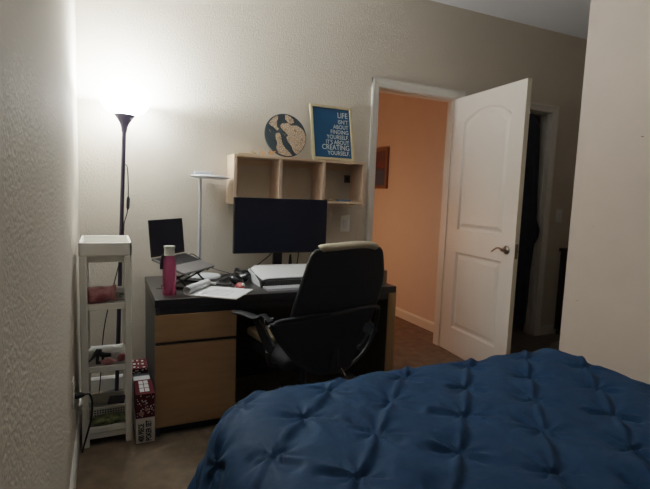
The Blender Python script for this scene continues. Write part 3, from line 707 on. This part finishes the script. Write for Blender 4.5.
# framed quote
fa_ = radians(12.5); fy = Vector((0, sin(fa_), cos(fa_))); FO = Vector((1.413, -.125, SZ1 + .0045)); fm = frame_mx(FO, (1, 0, 0), fy); FW, FH = .318, .386
fq = thing('framed_quote', 'blue framed quote print in a pale gold frame leaning on the shelf top', 'framed print', (FO.x + FW / 2, FO.y, SZ1))
f = MB()
for a in ((0, .017, 0, FH), (FW - .017, FW, 0, FH), (.017, FW - .017, 0, .017), (.017, FW - .017, FH - .017, FH)): f.box(a[0], a[1], a[2], a[3], -.010, .012, .0015, mx=fm)
f.build('frame', 'frame_gold', fq)
MB().box(.015, FW - .015, .015, FH - .015, -.004, .002, mx=fm).build('print', 'poster_blue', fq)
y = FH - .017 - .062
for tx, sz, dy in (('LIFE', .056, .0), ("ISN'T", .041, .043), ('ABOUT', .041, .037), ('FINDING', .041, .037), ('YOURSELF.', .041, .037), ("IT'S ABOUT", .041, .037), ('CREATING', .051, .040), ('YOURSELF.', .041, .037)):
    y -= dy
    text('lettering', tx, sz, fm @ Matrix.Translation((FW - .030, y, .0022)), 'poster_ink', fq, align='RIGHT', sx=.86)

# light switches
def lswitch(x, z, lb, w=.075, hh=.118):
    s = thing('light_switch', lb, 'light switch', (x, 0, z))
    MB().box(x - w / 2, x + w / 2, -.006, 0, z - hh / 2, z + hh / 2, .002).build('cover_plate', 'switch_plate', s)
    MB().box(x - .0165, x + .0165, -.010, -.004, z - .033, z + .033, .002).build('rocker', 'plastic_bright', s)
lswitch(1.742, 1.043, 'white rocker light switch on the wall beside the chair')
lswitch(3.985, 1.13, 'light switch in the dim alcove beside the second doorway')

# hall picture
hpq = thing('framed_picture', 'wood framed dark picture hanging on the orange lit hall wall', 'picture', (2.93, 1.6, 1.55))
f = MB(); Y0, Y1, Z0, Z1 = 1.315, 1.90, 1.335, 1.778
for a in ((Y0, Y0 + .035, Z0, Z1), (Y1 - .035, Y1, Z0, Z1), (Y0 + .035, Y1 - .035, Z0, Z0 + .035), (Y0 + .035, Y1 - .035, Z1 - .035, Z1)): f.box(2.900, 2.929, *a, .002)
f.build('frame', 'pic_frame', hpq)
MB().box(2.912, 2.925, Y0 + .03, Y1 - .03, Z0 + .03, Z1 - .03).build('print', 'hall_picture', hpq)

# clothes in the second doorway
rb = thing('hanging_robe', 'dark navy robe hanging in the second doorway behind the open door', 'robe', (3.56, .06, 2.0))
ROB = [(2.02, .02, .02), (1.98, .10, .03), (1.90, .145, .045), (1.6, .15, .05), (1.3, .155, .055), (1.10, .17, .06), (.99, .225, .06), (.93, .21, .055), (.86, .165, .05), (.6, .15, .05), (.3, .155, .05), (.12, .15, .05)]
def robe(i, j):
    n = len(ROB); t = j / 47 * (n - 1); k = min(int(t), n - 2); fr = t - k
    z, hw, ht = [ROB[k][q_] * (1 - fr) + ROB[k + 1][q_] * fr for q_ in range(3)]
    a = 2 * pi * i / 40; fold = 1 + .12 * sin(7 * a + 3 * z) * min(1, (2.02 - z) * 2)
    return (3.565 + hw * cos(a) * fold, .05 + ht * sin(a) * fold * .8, z + .01 * sin(5 * a))
MB().grid(robe, 40, 48, True).build('cloth', 'navy_cloth', rb, smooth=True)
MB().tube(smooth_path([(3.565, .06, 2.005), (3.565, .06, 2.025), (3.58, .06, 2.036), (3.565, .06, 2.0485)]), .003, 8).build('hook', 'chrome', rb, smooth=True)
# dark cabinet and mat in the alcove
cb = thing('alcove_cabinet', 'dark cabinet in the alcove just behind the right wall corner', 'cabinet', (4.3, -.3, 0))
MB().box(4.03, 4.7, -.60, -.02, .05, .80, .003).build('carcass', 'cabinet_dark', cb)
MB().box(4.01, 4.72, -.62, -.016, .80, .83, .003).build('top', 'cabinet_dark', cb)
MB().box(4.05, 4.68, -.58, -.03, 0, .05).build('plinth', 'black_matte', cb)
for x0 in (4.04, 4.37): MB().box(x0, x0 + .32, -.615, -.60, .07, .78, .002).build('door', 'cabinet_dark', cb)
tag(MB().lathe([(0, .001), (.30, .001), (.31, .008), (.29, .014), (0, .014)], c=(3.86, -.98 + .45, 0), seg=40).build('floor_mat', 'mat_beige', None, smooth=True), 'round beige mat on the dim alcove floor beyond the bed', 'mat')

# ------------------------------------------------------------------ office chair
ca = radians(8); cl = radians(12)
cr = Vector((cos(ca), sin(ca), 0)); cff = Vector((-sin(ca), cos(ca), 0)); cu_ = Vector((0, 0, 1)) * cos(cl) - cff * sin(cl); cn = cr.cross(cu_)   # cn points back, to the bed
c0 = Vector((1.178, -1.0, .488)); base0 = Vector((1.17, -1.0, 0)) + cff * .27
ch = thing('office_chair', 'black mesh office chair pushed in at the desk, seen from behind', 'office chair', base0)
def cp_(s, t, k=0.):     # a point of the back: wraps forward towards its sides
    return c0 + cr * s + cu_ * t - cn * (.55 * s * s) + cn * (k + .014 * sin(pi * min(max((t + .1) / .6, 0), 1)))
def edge_at(tab, t):
    for (t0, a0, b0), (t1, a1, b1) in zip(tab, tab[1:]):
        if t0 <= t <= t1:
            f_ = (t - t0) / (t1 - t0); return a0 + (a1 - a0) * f_, b0 + (b1 - b0) * f_
    return tab[-1][1:] if t > tab[-1][0] else tab[0][1:]
UP = [(.10, -.245, .228), (.174, -.243, .245), (.244, -.234, .268), (.327, -.218, .280), (.389, -.205, .270), (.450, -.192, .252), (.485, -.180, .240), (.503, -.170, .224), (.514, -.150, .198), (.519, -.12, .16)]
def panel(name, tab, t0, t1, m_, thick, off=0., nu=30, nv=40):
    mb = MB()
    def f(i, j):
        t = t0 + (t1 - t0) * j / (nv - 1); a, b2 = edge_at(tab, t); return cp_(a + (b2 - a) * i / (nu - 1), t, off)
    mb.grid(f, nu, nv); ob = mb.build(name, m_, ch, smooth=True); sd = ob.modifiers.new('thick', 'SOLIDIFY'); sd.thickness = thick; sd.offset = 0; return ob
panel('backrest', UP, .10, .519, 'chair_mesh', .022)
rim = [cp_(edge_at(UP, .10 + .419 * i / 30)[0], .10 + .419 * i / 30) for i in range(31)] + [cp_(-.12 + .28 * i / 10, .519) for i in range(1, 10)] + [cp_(edge_at(UP, .519 - .419 * i / 30)[1], .519 - .419 * i / 30) for i in range(31)]
MB().tube(rim, .0115, 10).build('back_frame', 'chair_plastic', ch, smooth=True)
LO = [(-.155, -.02, .08), (-.145, -.04, .11), (-.119, -.085, .125), (-.073, -.170, .135), (-.02, -.225, .138), (.031, -.270, .142), (.09, -.310, .150), (.146, -.350, .165), (.175, -.32, .20), (.20, -.20, .238), (.212, -.02, .19)]
panel('lumbar_shell', LO, -.150, .212, 'chair_mesh', .020, .030, 30, 34)
loop = smooth_path([cp_(s, t, .032) for s, t in ((-.355, .146), (-.318, .09), (-.272, .026), (-.225, -.030), (-.170, -.078), (-.085, -.122), (.030, -.142), (.130, -.122), (.205, -.080), (.245, -.03), (.262, .03), (.268, .09), (.268, .145), (.258, .185), (.22, .203), (.130, .213), (.04, .211), (-.045, .202), (-.16, .184), (-.27, .165), (-.355, .146))], 4)
MB().tube(loop, .010, 10).build('hoop_frame', 'chair_plastic', ch, smooth=True)
# arms: curved pads reaching forward from the hoop
for sgn in (-1, 1):
    k_ = 1. if sgn < 0 else .80
    arm = smooth_path([cp_(.335 * sgn * k_, .150, .0), cp_(.348 * sgn * k_, .155, -.06), c0 + cr * .368 * sgn * k_ + cff * .10 + Vector((0, 0, .160)), c0 + cr * .392 * sgn * k_ + cff * .18 + Vector((0, 0, .163)), c0 + cr * .42 * sgn * k_ + cff * .262 + Vector((0, 0, .160))], 5)
    ao = MB().tube(arm, [.012] * 5 + [.020] * 3 + [.027] * (len(arm) - 10) + [.022, .010], 12, squash=(1.25, .42)).build('armrest', 'arm_pad', ch, smooth=True)
    pm = frame_mx(base0 + cr * (.338 * sgn * k_ - .006), cff, Vector((0, 0, 1)))
    MB().prism([(-.315, .545), (-.275, .50), (-.23, .50), (-.17, .545), (-.10, .60), (-.05, .632), (-.12, .636), (-.22, .60)], 0, .012, pm).build('arm_support', 'arm_pad', ch)
    MB().tube(smooth_path([base0 + cr * .338 * sgn * k_ - cff * .25 + Vector((0, 0, .505)), base0 + cr * .30 * sgn * k_ - cff * .20 + Vector((0, 0, .42)), base0 + cr * .20 * sgn * k_ - cff * .12 + Vector((0, 0, .375)), base0 + cr * .08 * sgn * k_ - cff * .04 + Vector((0, 0, .372))]), .014, 10).build('arm_strut', 'chair_plastic', ch, smooth=True)
br = c0 + cr * -.295 + cff * .17
MB().tube([br + Vector((0, 0, .06)), br + Vector((0, 0, .125)), br + Vector((.02, 0, .128)), br + Vector((.045, 0, .130))], .004, 8).build('arm_bracket', 'chrome', ch, smooth=True)
def seatf(zc, hw, hd, ht, bev):
    return frame_mx(base0 + Vector((0, 0, zc)), cr, cff), (-hw, hw, -hd, hd, -ht, ht, bev)
mxs, a = seatf(.408, .245, .245, .035, .03)
MB().box(*a, mx=mxs, seg=4).build('seat', 'chair_mesh', ch, smooth=True)
MB().tube([base0 + Vector((0, 0, .12)), base0 + Vector((0, 0, .40))], .025, 14).build('gas_lift', 'chair_plastic', ch, smooth=True)
MB().box(-.09, .09, -.12, .10, -.02, .02, .008, mx=frame_mx(base0 + Vector((0, 0, .39)), cr, cff)).build('tilt_mechanism', 'chair_plastic', ch)
MB().tube(smooth_path([base0 + cff * -.09 + Vector((0, 0, .39)), c0 + Vector((0, 0, -.12)) - cff * .02, cp_(0, .05, .01)], 5), .02, 10).build('back_support', 'chair_plastic', ch, smooth=True)
lv = Vector((1.228, -1.0, 0))
MB().tube([lv + Vector((-.03, .10, .385)), lv + Vector((0, 0, .372)), lv + Vector((.036, 0, .316))], .007, 8).build('tilt_lever', 'chrome', ch, smooth=True)
hub = MB().lathe([(0, .085), (.04, .085), (.045, .10), (.04, .125), (0, .13)], c=base0, seg=20).build('star_hub', 'chair_plastic', ch, smooth=True)
for k in range(5):
    a = radians(72 * k + 20); dv = Vector((cos(a), sin(a), 0))
    lg = MB().tube([base0 + dv * .03 + Vector((0, 0, .108)), base0 + dv * .18 + Vector((0, 0, .095)), base0 + dv * .29 + Vector((0, 0, .075))], [.026, .021, .015], 10, squash=(1, .7)).build('leg', 'chair_plastic', ch, smooth=True)
    cw = base0 + dv * .285; sv = Vector((-dv.y, dv.x, 0))
    w_ = MB()
    for q_ in (-1, 1): w_.tube([cw + sv * (.006 * q_) + Vector((0, 0, .027)), cw + sv * (.024 * q_) + Vector((0, 0, .027))], .0265, 16)
    w_.tube([cw + Vector((0, 0, .03)), cw + Vector((0, 0, .078))], .008, 8)
    w_.build('caster', 'black_matte', lg, smooth=True)
# beige roll lying over the top of the backrest, tan cushion on the seat
nr = smooth_path([cp_(-.145, .518, -.004), cp_(-.13, .525, -.004), cp_(-.06, .531, -.004), cp_(.04, .538, -.004), cp_(.12, .534, -.004), cp_(.165, .525, -.004), cp_(.180, .519, -.004)], 4)
n_ = len(nr)
tag(MB().tube(nr, [.012] + [.023] * (n_ - 2) + [.012], 16, squash=(1.3, .8)).build('neck_cushion', 'foam_beige', None, smooth=True), 'beige neck cushion lying along the top of the chair back', 'cushion')
mxs = frame_mx(base0 + cr * -.185 + cff * .10 + Vector((0, 0, .468)), cr, cff)
tag(MB().box(-.062, .070, -.10, .12, -.024, .024, .020, mx=mxs, seg=4).build('seat_cushion', 'tan_cloth', None, smooth=True), 'tan seat cushion on the black office chair seat', 'cushion')

# ------------------------------------------------------------------ light
def point(name, loc, power, col, rad):
    l = bpy.data.lights.new(name, 'POINT'); l.energy = power; l.color = col; l.shadow_soft_size = rad
    o = bpy.data.objects.new(name, l); COL.objects.link(o); o.location = loc; return o
point('lamp_bulb_light', LM @ Vector((0, 0, 1.733)), 32, (.92, .975, 1), .028)
point('hall_light', (1.74, 1.2, .92), 10.5, (1, .47, .25), .12)
wd = bpy.data.worlds.new('World'); bpy.context.scene.world = wd; wd.use_nodes = True
wd.node_tree.nodes['Background'].inputs[0].default_value = (.02, .02, .022, 1); wd.node_tree.nodes['Background'].inputs[1].default_value = .3

# ------------------------------------------------------------------ camera
cam = bpy.data.cameras.new('camera'); co_ = bpy.data.objects.new('camera', cam); COL.objects.link(co_)
cam.sensor_width = 36; cam.lens = 474.32 * 36 / 650; cam.clip_start = .02
yaw, pit, rol = .4357, .1067, .0368
fw = Vector((sin(yaw) * cos(pit), cos(yaw) * cos(pit), -sin(pit))); r0 = Vector((cos(yaw), -sin(yaw), 0)); u0 = r0.cross(fw)
rv = r0 * cos(rol) + u0 * sin(rol); uv = u0 * cos(rol) - r0 * sin(rol)
co_.matrix_world = Matrix(((rv.x, uv.x, -fw.x, .1386), (rv.y, uv.y, -fw.y, -3.1136), (rv.z, uv.z, -fw.z, 1.2569), (0, 0, 0, 1)))
sce = bpy.context.scene; sce.camera = co_
sce.view_settings.view_transform = 'Filmic'; sce.view_settings.look = 'Medium Contrast'; sce.view_settings.exposure = .6
